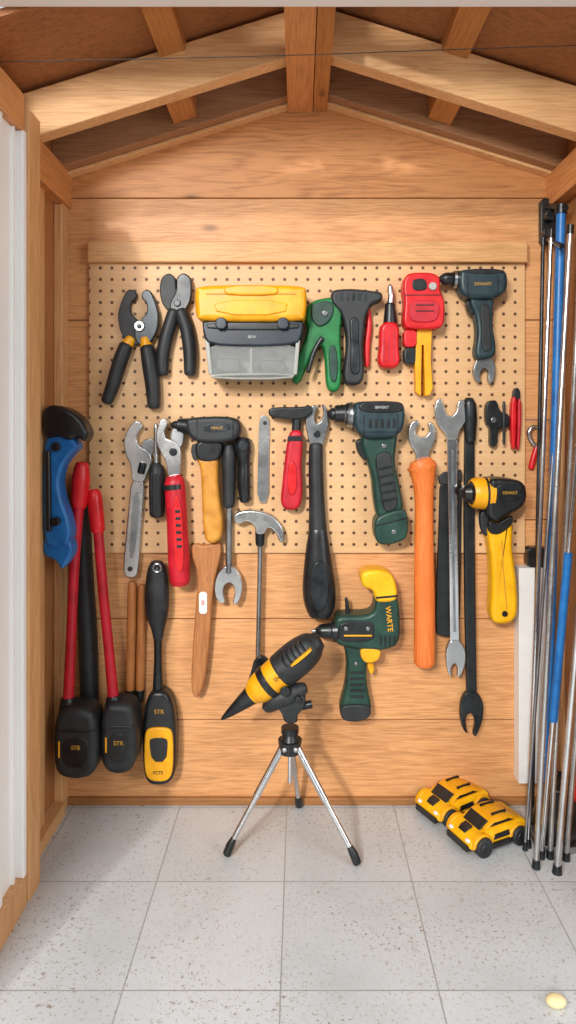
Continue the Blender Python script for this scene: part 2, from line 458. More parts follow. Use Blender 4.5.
# ------------------------------------------------------------ tools : row 1
T=Tool('cutting_pliers','black cutting pliers with yellow collars on grips','pliers',(130,410,P0))
T.add('jaw',[plate([(121,301),(127,289),(135,290),(137,297),(130,303),(130,313),(138,320),(144,332),(140,345),(128,345),(120,332),(117,315)],P0,P0+.016,.003,'t')],BLACK)
T.add('jaw',[plate([(155,301),(150,289),(142,291),(141,298),(147,303),(147,313),(140,320),(133,332),(137,345),(149,345),(157,332),(159,315)],P0+.010,P0+.024,.003,'t')],GUN)
T.add('pivot_bolt',[disc(139,326,5.5,P0+.02,P0+.029)],STEEL2)
T.add('pivot_nut',[disc(139,326,2.5,P0+.028,P0+.032,n=6)],BLK2)
T.add('collar',[tube([(131,339,5),(125,348,6.5)],P0+.016)],YEL)
T.add('collar',[tube([(145,339,5),(147,349,6.5)],P0+.016)],YEL)
T.add('grip',[tube([(126,346,7),(120,362,7.5),(113,385,7),(107,401,6)],P0+.018)],BLACK)
T.add('grip',[tube([(147,348,7),(150,365,8),(153,388,7.5),(154,406,6.5)],P0+.018)],BLACK)

T=Tool('tin_snips','matte black snips with broad blunt head','pliers',(177,378,P0))
T.add('jaw',[plate([(159,288),(161,277),(169,272),(176,278),(176,290),(183,302),(184,316),(172,316),(161,303)],P0,P0+.016,.004,'t')],BLACK)
T.add('jaw',[plate([(192,288),(191,277),(183,272),(176,277),(176,292),(169,303),(170,316),(182,316),(191,302)],P0+.009,P0+.024,.004,'t')],BLK2)
T.add('pivot_bolt',[disc(177,303,3.5,P0+.02,P0+.028)],GUN)
T.add('grip',[tube([(174,312,6.5),(167,335,7),(163,355,7),(163,373,6)],P0+.016)],BLACK)
T.add('grip',[tube([(181,312,7),(187,330,7),(190,352,7),(190,373,6)],P0+.016)],BLACK)

T=Tool('storage_bin','clear organizer tub with yellow-orange lid and navy rim','tool box',(251,380,P0))
T.add('bin_wall',[plate([(206,340),(299,340),(296,373),(290,379),(214,379),(209,373)],P0+.078,P0+.085,.003,1)],CLEAR,'clear plastic front of the tub')
T.add('bin_back',[plate([(206,340),(299,340),(296,373),(290,379),(214,379),(209,373)],P0,P0+.008,.003,1)],EDGE,'pale translucent back of the tub')
T.add('bin_floor',[plate([(209,373),(296,373),(291,379.5),(213,379.5)],P0,P0+.085,.003,1)],EDGE,'thick translucent bin edge')
T.each('bin_side',[plate([(205,340),(209,340),(212.5,375),(208.5,374)],P0,P0+.087,.002,0),plate([(296,340),(300,340),(297,374),(293,375)],P0,P0+.087,.002,0)],EDGE)
T.add('divider',[rect(250,344,252,376,P0+.008,P0+.076,.001)],EDGE)
T.each('content',[rect(216,358,240,373,P0+.02,P0+.06,.004,c=3),rect(260,360,286,373,P0+.03,P0+.065,.004,c=3)],GUN,'dark small item stored inside')
T.add('rim',[plate([(202,317),(304,317),(302,336),(297,345),(249,347),(209,345),(203,336)],P0,P0+.09,.006,1)],NAVY,'dark navy plastic shoulder')
T.add('rim_step',[plate([(206,322),(300,322),(298,330),(208,330)],P0+.08,P0+.094,.003,1)],BLK2)
T.add('lid',[plate([(197,284),(304,284),(307,292),(306,315),(302,321),(200,321),(195,315),(194,292)],P0,P0+.105,.014,'t',5)],YEL,'thick flat yellow-orange lid')
T.add('lid_panel',[plate([(214,300),(288,300),(285,315),(217,315)],P0+.095,P0+.109,.003,1)],YEL)
T.add('lid_ridge',[rect(206,293,296,294.4,P0+.098,P0+.107,.0008)],OCH)
T.add('handle',[plate([(226,285),(276,285),(279,292),(272,295),(230,295),(223,292)],P0+.09,P0+.112,.004,1)],YEL,'raised lid handle')
T.each('latch',[plate([(216,317),(226,317),(227,329),(215,329)],P0+.085,P0+.1045,.003,1),plate([(278,317),(288,317),(289,329),(277,329)],P0+.085,P0+.1045,.003,1)],NAVY)
T.add('lettering',[text('BEW',252,337,4,P0+.0902)],DIMW)

T=Tool('staple_gun','green plastic hand stapler with splayed legs','staple gun',(325,392,P0))
T.add('body',[plate([(316,299),(334,296),(342,303),(342,318),(340,335),(342,360),(341,388),(334,393),(326,388),(325,360),(323,345),(317,347),(308,364),(301,382),(294,384),(291,378),(300,352),(308,330),(305,318),(307,305)],P0,P0+.04,.009,'t',4)],GRN)
T.add('lever',[plate([(311,303),(330,300),(335,308),(330,322),(318,328),(311,318)],P0+.036,P0+.046,.004,'t')],DGRN)
T.add('pivot_bolt',[disc(325,313,3,P0+.04,P0+.050)],STEEL2)
T.add('trigger',[tube([(322,338,2.5),(314,352,2.5),(308,372,2)],P0+.045)],BLK2)
T.add('grip_pad',[plate([(329,345),(337,345),(338,382),(330,382)],P0+.037,P0+.045,.003)],DGRN)

T=Tool('heat_gun','black pistol-shaped gun with red strip','power tool',(354,385,P0))
T.add('body',[plate([(331,292),(335,289),(352,288),(372,290),(383,292),(383,300),(372,304),(366,316),(364,335),(363,350),(365,376),(360,385),(346,385),(343,376),(347,345),(345,325),(341,312),(331,303)],P0,P0+.045,.009,'t',4)],BLACK)
T.add('grip_pad',[plate([(349,318),(359,316),(359,345),(361,374),(350,375),(351,345)],P0+.04,P0+.049,.004,'t')],GUN)
T.add('side_strip',[tube([(368,308,2.5),(369,325,3),(367,345,3),(367,366,2.5)],P0+.015)],RED,'red plastic strip')
T.add('vent',[rect(340+6*i,293,343+6*i,300,P0+.044,P0+.0465,.0005) for i in range(5)],GUN)

T=Tool('screwdriver','stubby red screwdriver with black collar','screwdriver',(389,368,P0))
T.add('shaft',[tube([(390,285,1.5),(390,287,3),(391,296,3),(390,310,3)],P0+.025,sm=False)],STEEL)
T.add('collar',[tube([(390,305,5),(390,324,7)],P0+.025,sm=False)],BLK2)
T.add('handle',[plate([(380,326),(386,321),(395,321),(400,327),(399,345),(401,362),(396,368),(382,368),(378,362),(380,344)],P0,P0+.045,.010,'t',4)],RED)
T.add('grip_rib',[rect(383+5*i,330,385+5*i,362,P0+.042,P0+.047,.001) for i in range(3)],RED2)

T=Tool('cable_cutter','red boxy cutting tool with yellow blade sheath','cutter',(424,395,P0))
T.add('body',[plate([(404,278),(410,272),(434,272),(441,278),(440,290),(445,298),(445,322),(440,329),(407,329),(403,322),(405,300),(403,290)],P0,P0+.05,.007,'t',4)],RED)
T.add('face_panel',[plate([(412,300),(438,300),(440,308),(437,322),(411,322),(409,310)],P0+.048,P0+.054,.002,'t')],RED2)
T.add('seam',[line([(405,295),(441,295)],1,P0+.049,P0+.0507),line([(416,305),(434,305)],1.2,P0+.053,P0+.0547),line([(416,311),(434,311)],1.2,P0+.053,P0+.0547)],BLK2)
T.add('window',[plate([(412,279),(426,278),(428,290),(413,291)],P0+.048,P0+.053,.002,'t')],BLK2,'small dark window')
T.add('dial',[disc(433,286,4,P0+.048,P0+.055)],DIMW,'round pale dial')
T.add('cartridge',[rect(404,329,417,347,P0,P0+.035,.004,c=3)],RED)
T.add('cartridge_tip',[rect(404,347,417,364,P0,P0+.03,.004,c=3)],BLK2,'black tip')
T.add('blade_sheath',[plate([(417,329),(432,329),(431,360),(433,388),(430,395),(425,396),(424,345),(422,345),(421,396),(416,392),(415,360)],P0,P0+.03,.002,0)],YEL)

T=Tool('cordless_drill','dark teal cordless drill with slim grip','drill',(484,385,P0))
T.add('chuck',[tube([(440,279,3),(443,279,5.5),(446,279,6.5),(452,279,6.5),(453,279,8),(461,280,9.5)],P0+.03,sm=False)],BLK2)
T.add('chuck_ring',[tube([(453.5,279.5,8.6),(456,279.5,8.9)],P0+.03,sm=False,cap=False)],STEEL2)
T.add('motor_housing',[plate([(460,270),(468,268),(502,268),(508,272),(509,286),(504,294),(495,299),(470,299),(461,293),(459,281)],P0,P0+.055,.012,'t',4)],TEAL)
T.add('top_band',[plate([(466,268.5),(503,268.5),(505,274),(466,274)],P0+.035,P0+.056,.002,1)],BLK2)
T.add('seam',[line([(468,276),(468,298)],1,P0+.05,P0+.0558),line([(498,275),(498,296)],1,P0+.05,P0+.0558)],BLK2)
T.add('handle',[plate([(470,293),(495,293),(494,308),(493,325),(497,345),(496,357),(478,360),(475,352),(478,335),(476,315),(470,303)],P0,P0+.042,.009,'t',4)],TEAL)
T.add('grip_pad',[plate([(480,305),(490,303),(490,325),(493,350),(482,352),(482,325)],P0+.038,P0+.046,.003,'t')],BLACK)
T.add('trigger',[plate([(466,300),(474,298),(477,312),(471,316),(467,308)],P0+.01,P0+.034,.004,'t')],BLK2)
T.add('lettering',[text('DEWART',483,284,4.2,P0+.0552)],DIMY)
T.add('wrench_jaw',[plate([(479,356),(492,356),(496,366),(495,378),(491,385),(488,380),(489,371),(484,367),(480,373),(481,383),(476,381),(473,372),(475,363)],P0+.006,P0+.022,.002,'t')],STEEL2,'open steel wrench end')

# ------------------------------------------------------------ row 2
T=Tool('pipe_clamp','blue hand clamp with black upper jaw on side wall','clamp',(58,568,.12))
T.add('upper_jaw',[plate([(41,410),(50,404),(66,408),(80,418),(88,432),(84,443),(76,437),(68,441),(58,436),(42,440)],.10,.16,.009,'t')],BLK2)
T.add('body',[plate([(42,436),(56,431),(72,437),(79,447),(70,455),(62,466),(58,482),(61,500),(68,518),(71,535),(66,548),(58,542),(52,548),(42,545)],.10,.15,.009,'t')],BLUE)
T.add('lower_jaw',[plate([(42,538),(58,532),(70,540),(73,552),(68,562),(61,571),(56,561),(42,556)],.10,.145,.008,'t')],BLUE)
T.add('slide_rail',[tube([(48,452,3),(49,530,3)],.152)],BLK2)
T.each('knob',[disc(55,447,4.5,.148,.162),disc(55,522,4.5,.148,.162)],BLK2)

def crescent(head,jaw,t0,t1,T):
    T.add('head',[plate(head,t0,t1,.003,'t')],STEEL)
    T.add('moving_jaw',[plate(jaw,t0+.002,t1-.002,.002,'t')],STEEL2)
T=Tool('adjustable_wrench','silver adjustable wrench with plain flat handle','wrench',(131,577,P0))
crescent([(126,432),(133,421),(140,421),(143,427),(138,432),(136,440),(139,446),(150,452),(152,462),(147,474),(144,482),(131,482),(131,466),(125,455),(123,442)],[(141,447),(142,441),(152,438),(157,443),(154,452),(148,460),(142,455)],P0,P0+.02,T)
T.add('adjuster',[tube([(143,464,4),(141,472,4)],P0+.02,n=10)],GUN,'knurled adjusting screw')
T.add('handle',[plate([(131,476),(145,478),(142,520),(138,573),(134,578),(126,578),(122,572),(127,520)],P0+.002,P0+.016,.004,1)],STEEL)
T.add('inset',[plate([(134,492),(140,492),(137,530),(134,558),(129,558),(131,525)],P0+.0155,P0+.0175,.0005,1)],STEEL2)
T.add('hanging_hole',[disc(130,569,2.5,P0+.0155,P0+.0175,.0003)],BLK2)

T=Tool('screwdriver','black-handled screwdriver with steel shank up','screwdriver',(157,520,P0))
T.add('shaft',[tube([(156,424,1.5),(156,428,2.4),(156,468,2.4)],P0+.016,sm=False)],STEEL)
T.add('handle',[tube([(156,466,6),(157,475,8),(157,500,8),(157,514,7.5)],P0+.02)],BLACK)
T.add('grip_rib',[tube([(152+4*i,474,1.2),(152+4*i,512,1.2)],P0+.0375,n=6) for i in range(3)],BLK2)

T=Tool('adjustable_wrench','steel adjustable wrench with long red rubber grip','wrench',(178,590,P0))
crescent([(157,428),(160,419),(166,418),(168,424),(164,431),(165,438),(171,440),(179,444),(181,454),(180,480),(168,480),(166,462),(159,450),(155,439)],[(170,440),(172,428),(181,427),(184,434),(182,447),(176,447)],P0+.008,P0+.036,T)
T.add('adjuster',[disc(173,452,4,P0+.034,P0+.04)],GUN)
T.add('grip',[tube([(174,479,9),(175,486,10.5),(177,520,10.5),(179,560,11),(180,581,10)],P0+.03)],RED2)
T.add('grip_panel',[plate([(172,496),(181,496),(184,555),(183,572),(177,572),(173,555)],P0+.05,P0+.057,.003)],RED)
T.add('grip_mark',[rect(175+.36*i,510+7*i,180+.36*i,513+7*i,P0+.0565,P0+.0578,.0004) for i in range(6)],BLK2)
T.add('grip_band',[tube([(174,484,11),(174.4,489,11.2)],P0+.03,cap=False)],BLK2)

T=Tool('impact_driver','black pistol driver with curved ochre grip','drill',(210,545,P0))
T.add('motor_housing',[plate([(184,420),(194,417),(224,416),(238,419),(241,427),(239,437),(228,443),(200,444),(188,437)],P0,P0+.055,.011,'t',4)],BLACK)
T.add('chuck',[tube([(172,425,2.5),(174,425,4),(177,425,4.5),(178,425,6.5),(186,426,8),(190,427,9)],P0+.03,sm=False)],GUN)
T.add('side_label',[plate([(204,424),(230,423),(231,431),(204,433)],P0+.05,P0+.0562,.001,1)],GUN)
T.add('seam',[line([(197,419),(197,442)],1,P0+.05,P0+.0558),line([(233,419),(233,439)],1,P0+.05,P0+.0558)],GUN)
T.add('collar',[plate([(194,440),(224,440),(219,462),(196,462)],P0+.004,P0+.045,.007,'t')],BLK2)
T.add('trigger',[plate([(190,445),(198,443),(199,458),(193,462)],P0+.012,P0+.032,.003,1)],BLACK)
T.add('handle',[plate([(196,458),(218,456),(217,475),(219,500),(223,525),(221,540),(212,545),(204,541),(202,520),(201,490),(200,470)],P0,P0+.042,.012,'t',4)],OCH,'ochre wooden grip')
T.add('lettering',[text('NIAUT',217,428,4,P0+.0565,-1)],DIMY)

T=Tool('basin_wrench','steel open-end wrench hung on black handle','wrench',(228,607,P0))
T.add('grip',[tube([(229,446,5),(229,455,7),(229,475,7),(229,505,6)],P0+.02)],BLACK)
T.add('shank',[tube([(229,500,3.4),(229,572,3.6)],P0+.014,sm=False)],STEEL2)
T.add('open_jaw',[plate([(225,566),(233,566),(240,574),(243,586),(241,598),(236,606),(232,603),(235,594),(234,586),(229,582),(224,586),(223,594),(226,603),(220,604),(215,597),(214,586),(217,574)],P0,P0+.02,.003,'t')],STEEL)

T=Tool('nut_driver','short nut driver with round black grip','screwdriver',(244,505,P0))
T.add('grip',[tube([(243,441,8),(243,448,8.5),(244,462,6),(244,480,6.5),(245,500,5.5)],P0+.02)],BLK2)
T.add('cap',[disc(243,446,5,P0+.036,P0+.043)],GUN)

T=Tool('steel_rule','narrow brushed steel strip with rounded top','ruler',(263,503,P0))
T.add('blade',[plate([(259,420),(262,415),(267,416),(270,421),(269,462),(269,503),(257,503),(258,462)],P0,P0+.006,.001,1)],STEEL)
T.add('hanging_hole',[disc(265,423,2,P0+.0055,P0+.0068,.0002)],BLK2)

T=Tool('claw_hammer','steel claw hammer on a slender metal rod','hammer',(259,660,P0))
T.add('head',[plate([(233,515),(240,511),(252,510),(264,512),(275,517),(283,527),(285,541),(280,544),(276,533),(268,527),(264,535),(256,535),(254,525),(246,521),(240,525),(234,523)],P0,P0+.03,.005,'t',4)],STEEL)
T.add('shank',[tube([(260,530,3),(260,560,2.4),(259,610,2.4),(258,662,2.6)],P0+.016)],STEEL2)
T.add('collar',[tube([(260,532,5),(260,544,4.5)],P0+.017,sm=False)],GUN)

T=Tool('tack_hammer','small black-headed hammer with red grip','hammer',(292,510,P0))
T.add('head',[plate([(268,409),(276,407),(300,407),(312,405),(313,413),(306,418),(296,420),(284,419),(269,417)],P0,P0+.035,.005,'t')],BLK2)
T.add('neck',[tube([(297,414,4.5),(296,432,4.5)],P0+.02,sm=False)],GUN)
T.add('grip',[plate([(290,430),(302,430),(303,445),(301,465),(303,490),(301,506),(295,511),(284,510),(280,502),(282,485),(284,465),(286,447)],P0,P0+.04,.011,'t',4)],RED2)
T.add('grip_pad',[plate([(288,462),(297,462),(297,495),(287,495)],P0+.037,P0+.044,.003)],RED)
T.add('grip_band',[plate([(288,436),(302,436),(302,441),(287,441)],P0+.035,P0+.0415,.001,0)],BLK2)

T=Tool('pry_wrench','adjustable wrench with thick long black handle','wrench',(319,620,P0))
T.add('head',[plate([(305,424),(307,410),(314,404),(318,407),(314,415),(315,424),(321,422),(324,412),(321,403),(327,407),(329,422),(326,436),(322,448),(310,448),(308,437)],P0+.004,P0+.024,.003,'t')],STEEL2)
T.add('adjuster',[disc(317,434,3.5,P0+.022,P0+.028)],GUN)
T.add('shank',[tube([(316,446,7),(316,470,7.5),(317,505,8),(318,540,10)],P0+.022)],BLACK)
T.add('grip',[tube([(318,530,9),(318,555,13),(319,585,16.5),(320,602,16),(320,612,13)],P0+.03,flat=.7)],BLK2)
T.add('grip_inlay',[plate([(311,566),(319,560),(327,566),(330,590),(326,608),(319,613),(313,608),(309,590)],P0+.05,P0+.0595,.004)],GUN)

T=Tool('cordless_drill','large dark green and black cordless drill','drill',(385,545,P0))
T.add('chuck',[tube([(329,414,4),(331,414,6),(334,414,6.5),(335,414,8.5),(345,414,9.5),(346,414,11.5),(352,415,12.5)],P0+.04,sm=False)],BLK2)
T.add('chuck_ring',[tube([(349,415,12.6),(352,415,13.2)],P0+.04,sm=False)],STEEL2)
T.each('chuck_groove',[tube([(337,414,9.2),(338,414,9.3)],P0+.04,sm=False,cap=False),tube([(341,414,9.6),(342,414,9.7)],P0+.04,sm=False,cap=False)],GUN)
T.add('motor_housing',[plate([(354,403),(362,401),(398,401),(405,404),(406,420),(403,431),(395,438),(370,440),(358,434),(353,424)],P0,P0+.075,.014,'t',4)],TEAL)
T.add('top_cover',[plate([(362,401),(398,401),(404,407),(401,413),(364,413),(358,408)],P0+.06,P0+.078,.004,'t')],BLK2)
T.add('seam',[line([(364,415),(364,436)],1,P0+.07,P0+.0758),line([(364,432),(396,432)],1,P0+.07,P0+.0758),line([(398,414),(398,434)],1,P0+.07,P0+.0758)],BLK2)
T.add('handle',[plate([(362,430),(399,428),(397,445),(395,462),(400,485),(406,515),(378,522),(374,500),(372,475),(366,458),(361,445)],P0,P0+.055,.013,'t',4)],DGRN)
T.add('trigger',[plate([(355,440),(366,438),(371,455),(366,462),(358,454)],P0+.015,P0+.045,.005,'t')],BLK2)
T.add('grip_pad',[plate([(374,455),(391,450),(393,470),(400,508),(384,514),(380,485)],P0+.05,P0+.061,.004,'t')],BLACK)
T.add('grip_rib',[plate([(378+.9*i,468+8*i),(392+1.3*i,465+8*i),(392.6+1.3*i,467.5+8*i),(378.6+.9*i,470.5+8*i)],P0+.056,P0+.0625,.0005,0) for i in range(5)],BLK2)
T.add('battery',[plate([(376,516),(405,507),(409,520),(408,540),(388,546),(377,544),(374,530)],P0,P0+.065,.008,'t',4)],DGRN)
T.add('battery_seam',[line([(376,526),(408,518)],1.4,P0+.06,P0+.0658)],BLK2)
T.add('vent',[rect(369+6*i,419,372+6*i,428,P0+.0745,P0+.077,.0005) for i in range(5)],BLK2)
T.add('lettering',[text('IBWERT',382,407.5,4,P0+.0782)],DIMW)
T.each('grip_screw',[disc(384,446,2.5,P0+.05,P0+.058),disc(394,532,2.5,P0+.06,P0+.067)],STEEL2)

T=Tool('striking_wrench','crescent head on smooth orange wooden handle','wrench',(424,668,P0))
T.add('head',[plate([(408,434),(410,424),(417,419),(420,423),(415,431),(418,437),(426,437),(430,432),(428,423),(433,422),(437,432),(435,443),(429,452),(429,466),(416,466),(416,453),(410,445)],P0,P0+.024,.003,'t')],STEEL)
T.add('handle',[tube([(421.5,465,13.5),(422,467,15),(423,475,12.5),(424,500,9.6),(424,550,9.8),(424.5,600,10.5),(424.5,662,10.8)],P0+.030,flat=.8,n=20)],ORA)

T=Tool('file_sheath','broad matte black bar tapering upward','pry bar',(446,637,P0))
T.add('bar',[plate([(440,478),(456,470),(462,476),(462,520),(461,570),(460,630),(456,637),(440,637),(435,632),(437,570),(439,520)],P0,P0+.010,.004,1)],BLK2)
T.add('rim',[plate([(438,474),(461,468),(463,476),(462,482),(440,486)],P0+.0,P0+.012,.003,1)],BLACK)

T=Tool('combination_wrench','long chrome spanner with open jaws at both ends','wrench',(456,678,P0))
a=P0+.012;b=P0+.027
T.add('open_jaw',[plate([(446,434),(438,426),(434,412),(436,401),(441,397),(444,405),(446,414),(452,417),(457,411),(458,401),(464,399),(468,409),(466,422),(459,432),(458,440),(447,440)],a,b,.003,'t')],STEEL)
T.add('shank',[plate([(447,434),(458,434),(458,540),(460,646),(450,646),(449,540)],a+.001,b-.002,.003,0)],CHROME)
T.add('shank_groove',[plate([(451,450),(454,450),(454.5,540),(456,632),(453.5,632),(452,540)],b-.0025,b-.001,.0003,0)],STEEL2)
T.add('open_jaw',[plate([(450,640),(460,640),(466,650),(466,664),(461,677),(457,678),(458,668),(455,663),(451,668),(452,678),(448,674),(446,662),(446,650)],a,b,.003,'t')],STEEL)

T=Tool('long_spanner','long black spanner with open lower jaw','wrench',(472,737,P0))
a=P0+.0;b=P0+.014
T.add('socket_end',[tube([(469,400,5),(469,404,7),(470,418,7),(470,440,5.5)],P0+.018,sm=False)],GUN)
T.add('shank',[plate([(465,430),(475,430),(475,520),(476,610),(477,700),(467,700),(465,610),(464,520)],a,b,.004,0)],BLK2)
T.add('shank_ridge',[plate([(469,470),(471,470),(472,690),(470,690)],b-.001,b+.0015,.0005,0)],GUN)
T.add('open_jaw',[plate([(466,692),(478,692),(484,704),(483,720),(477,736),(473,737),(476,723),(472,713),(467,714),(465,722),(468,735),(463,730),(460,716),(461,702)],a,b+.004,.003,'t')],GUN)

a=P0+.02
T=Tool('cordless_screwdriver','yellow and black cordless driver with yellow grip','drill',(503,625,P0))
T.add('chuck',[tube([(462,493,5),(464,493,8),(470,493,9.5),(471,493,12)],a+.035,sm=False)],BLK2)
T.add('gear_collar',[tube([(470,493,12.5),(473,493,15),(478,493,15.8),(492,494,16)],a+.026,sm=False,cap=False,n=24)],YEL)
T.add('collar_rib',[tube([(484,493,16.4),(486,493,16.4)],a+.026,sm=False,cap=False,n=24)],BLK2)
T.add('motor_housing',[plate([(490,480),(498,478),(520,480),(527,486),(528,500),(522,509),(510,515),(498,524),(489,518),(487,508),(489,498)],P0,a+.060,.012,'t',4)],BLK2)
T.add('housing_inset',[plate([(498,484),(518,484),(523,489),(522,500),(500,503),(497,494)],a+.055,a+.0625,.002,'t')],GUN)
T.add('handle',[plate([(488,522),(498,521),(512,512),(514,530),(513,550),(517,575),(519,600),(518,618),(510,625),(495,625),(491,615),(493,590),(492,560),(489,540)],P0,a+.035,.012,'t',4)],YEL2)
T.add('handle_band',[plate([(489,520),(497,524),(513,514),(514,524),(500,535),(489,534)],P0+.01,a+.040,.004,'t')],BLK2)
T.add('handle_seam',[line([(502,540),(503,565),(507,610)],1,a+.033,a+.0358)],OCH)
T.add('trigger',[plate([(480,512),(490,510),(491,530),(486,538),(481,528)],a,a+.022,.004,'t')],BLACK)
T.add('hanging_hole',[disc(505,614,3,a+.034,a+.0365,.0005)],BLK2)
T.add('lettering',[text('DEWAT',510,493,4.2,a+.063)],DIMY)

T=Tool('pocket_tool','small black folding tool with twin blades','multi tool',(494,448,.010))
T.add('body',[plate([(486,402),(497,399),(500,412),(510,414),(510,428),(498,428),(498,446),(490,448),(491,428),(486,424)],.011,P0+.022,.003,'t')],BLK2)
T.add('blade',[tube([(504,402,1.5),(504,444,1.5)],P0+.02,n=8)],GUN)
T.add('pivot_bolt',[disc(494,420,3,P0+.02,P0+.026)],STEEL2)

T=Tool('wire_stripper','slim bright red hand pliers','pliers',(516,450,.010))
T.add('handle',[plate([(512,398),(517,396),(517,420),(516,449),(512,449),(511,420)],.011,P0+.02,.004,1)],RED)
T.add('handle',[plate([(518,398),(522,400),(522,422),(520,450),(517,449),(518,420)],.011,P0+.02,.004,1)],RED2)
T.add('jaw',[plate([(514,388),(520,388),(521,400),(513,400)],.011,P0+.014,.002,1)],GUN)

T=Tool('hook_wrench','small steel hook wrench with bent end','wrench',(533,470,.0))
T.add('hook',[tube([(540,428,1.8),(533,427,2.3),(529,433,2.5),(532,442,2.5),(538,448,2.5)],.006)],STEEL)
T.add('grip',[tube([(537,446,2.5),(534,456,3),(531,468,3)],.0065)],RED)

# ------------------------------------------------------------ lower row
def sledge(name,label,h0,h1,head,base,txt,t):
    T=Tool(name,label,'mallet',base,'red handled mallets hanging head down')
    T.add('grip',[tube(h0,t)],RED)
    T.add('handle',[tube(h1,t)],RED2)
    x0,y0,x1,y1=head
    cx=(x0+x1)/2
    T.add('head',[plate([(x0+4,y0+6),(cx-9,y0),(cx+10,y0+1),(x1-3,y0+8),(x1,y0+24),(x1,y1-16),(x1-7,y1-3),(cx,y1),(x0+7,y1-3),(x0,y1-14),(x0-0,y0+20)],t-.045,t+.035,.018,'t',5)],BLACK)
    T.add('head_band',[plate([(x0+3,y0+22),(x1-3,y0+22),(x1-3,y0+25),(x0+3,y0+25)],t+.01,t+.0365,.002,1)],BLK2)
    T.add('head_panel',[plate([(x0+9,y0+30),(x1-8,y0+30),(x1-9,y1-14),(x0+10,y1-14)],t+.03,t+.0368,.002,'t')],BLK2)
    T.add('yellow_mark',[plate([(x0+6,y0+34),(x0+7.5,y0+34),(x0+7.5,y1-24),(x0+6,y1-24)],t+.03,t+.0372,.0005,0)],YEL)
    T.add('lettering',[text(txt,cx+1,(y0+y1)/2+3,6,t+.0368,0)],DIMY,'small faded yellow print')
    T.add('socket',[tube([(h1[-1][0],h1[-1][1]-6,7.5),(h1[-1][0],h1[-1][1]+6,9)],t,sm=False)],BLK2)
    return T
sledge('mallet','red-handled mallet with heavy black head',[(82,465,7),(81,480,9),(79,505,8)],[(79,500,5.5),(74,570,5),(71,640,5),(68,706,5.5)],(52,708,97,782),(75,783,.06),'S7B',.085)
sledge('mallet','red-handled mallet with slightly smaller black head',[(94,492,6),(95,500,7.5),(98,530,7)],[(98,528,5),(103,590,5),(109,650,5),(114,704,5.5)],(99,704,136,777),(115,777,.03),'STR',.073)
T=Tool('pry_bar','long black rubber-sleeved bar between red handles','pry bar',(90,712,P0))
T.add('sleeve',[tube([(80,490,6),(82,500,8),(84,560,8.5),(88,640,9.5),(90,708,9)],.024)],BLACK)
T.add('tip',[tube([(79,474,3.5),(80,494,4.5)],.026,sm=False)],GUN)
for x0,x1,y0,y1,r in ((132,130,580,700,4.6),(142,140,583,700,4.3)):
    T=Tool('wooden_dowel','plain brown wooden dowel rod','dowel',(x1,y1,.0),'wooden dowels')
    T.add('rod',[tube([(x0,y0+3,r-.8),(x0,y0+20,r),(x1,y1-10,r)],.011)],W_dowel)
    T.add('tip',[tube([(x1,y1-10,r+.3),(x1,y1,r-.6)],.011,sm=False)],BLK2)

T=Tool('scraper','black scraper tool with large yellow face','scraper',(158,787,.0))
T.add('grip',[tube([(157,564,7),(157,572,10),(157,592,12.3),(157,612,11.5),(158,628,7),(158,638,5)],.03,flat=.8)],BLACK)
T.add('neck',[tube([(158,632,4.5),(158,660,4),(158,700,6)],.025)],BLK2)
T.add('head',[plate([(150,692),(166,692),(173,706),(176,730),(175,775),(168,786),(150,787),(143,778),(141,735),(144,706)],.0,.05,.012,'t',4)],BLK2)
T.add('face_plate',[plate([(144,732),(151,728),(166,728),(173,732),(173,773),(167,782),(151,782),(144,774)],.045,.056,.004,'t')],YEL,'yellow face plate')
T.add('face_slot',[plate([(151,738),(166,738),(168,743),(166,762),(152,762),(149,743)],.0555,.0575,.0008,1)],BLK2,'black centre patch')
T.add('hanging_loop',[ring(157,568,4,1.3,.052)],STEEL2)
T.add('lettering',[text('STR',159,712,6,.0505)],DIMY)
T.add('face_lettering',[text('FCTS',158,773,4.5,.0563)],BLK2)

T=Tool('wooden_spatula','flared brown wooden paddle ending in a point','spatula',(198,700,.010))
T.add('paddle',[plate([(192,543),(206,546),(220,541),(222,552),(214,580),(211,620),(209,650),(204,688),(196,701),(190,690),(193,640),(196,600),(198,575),(190,553)],.011,P0+.02,.007,2,4)],W_hand)
T.add('label_band',[rect(199,592,207,614,P0+.018,P0+.0215,.001,c=2)],WHP,'small pale printed tag')
T.add('tag_mark',[text('II',203,603,7,P0+.0217)],RED)

T=Tool('cordless_drill','compact dark green drill with yellow upper rear','drill',(355,722,.0))
T.add('chuck',[tube([(317,631,4),(319,631,6),(322,631,7),(331,631,8),(332,631,10),(337,631,11)],.045,sm=False)],BLK2)
T.add('chuck_jaw',[tube([(312,631,1.5),(318,631,3)],.045,sm=False)],STEEL2)
T.add('gearbox',[plate([(335,619),(342,616),(374,616),(376,596),(396,594),(400,606),(401,638),(396,648),(380,652),(358,650),(340,647),(334,640)],.0,.068,.011,'t',4)],DGRN)
T.add('yellow_top',[plate([(360,577),(365,571),(382,570),(393,575),(397,587),(398,602),(376,604),(374,591),(363,588)],.0,.072,.009,'t',4)],YEL2,'yellow plastic upper rear')
T.add('top_band',[line([(376,598),(398,596)],2,.065,.0735)],BLK2)
T.add('yellow_trim',[plate([(360,649),(374,648),(382,652),(378,662),(366,664),(361,658)],.02,.066,.004,'t')],YEL)
T.add('side_panel',[plate([(339,622),(372,621),(375,628),(374,642),(342,643),(338,636)],.06,.0705,.003,'t')],BLK2)
T.add('vent',[rect(380+4.5*i,636,382+4.5*i,646,.066,.0695,.0004) for i in range(4)],BLK2)
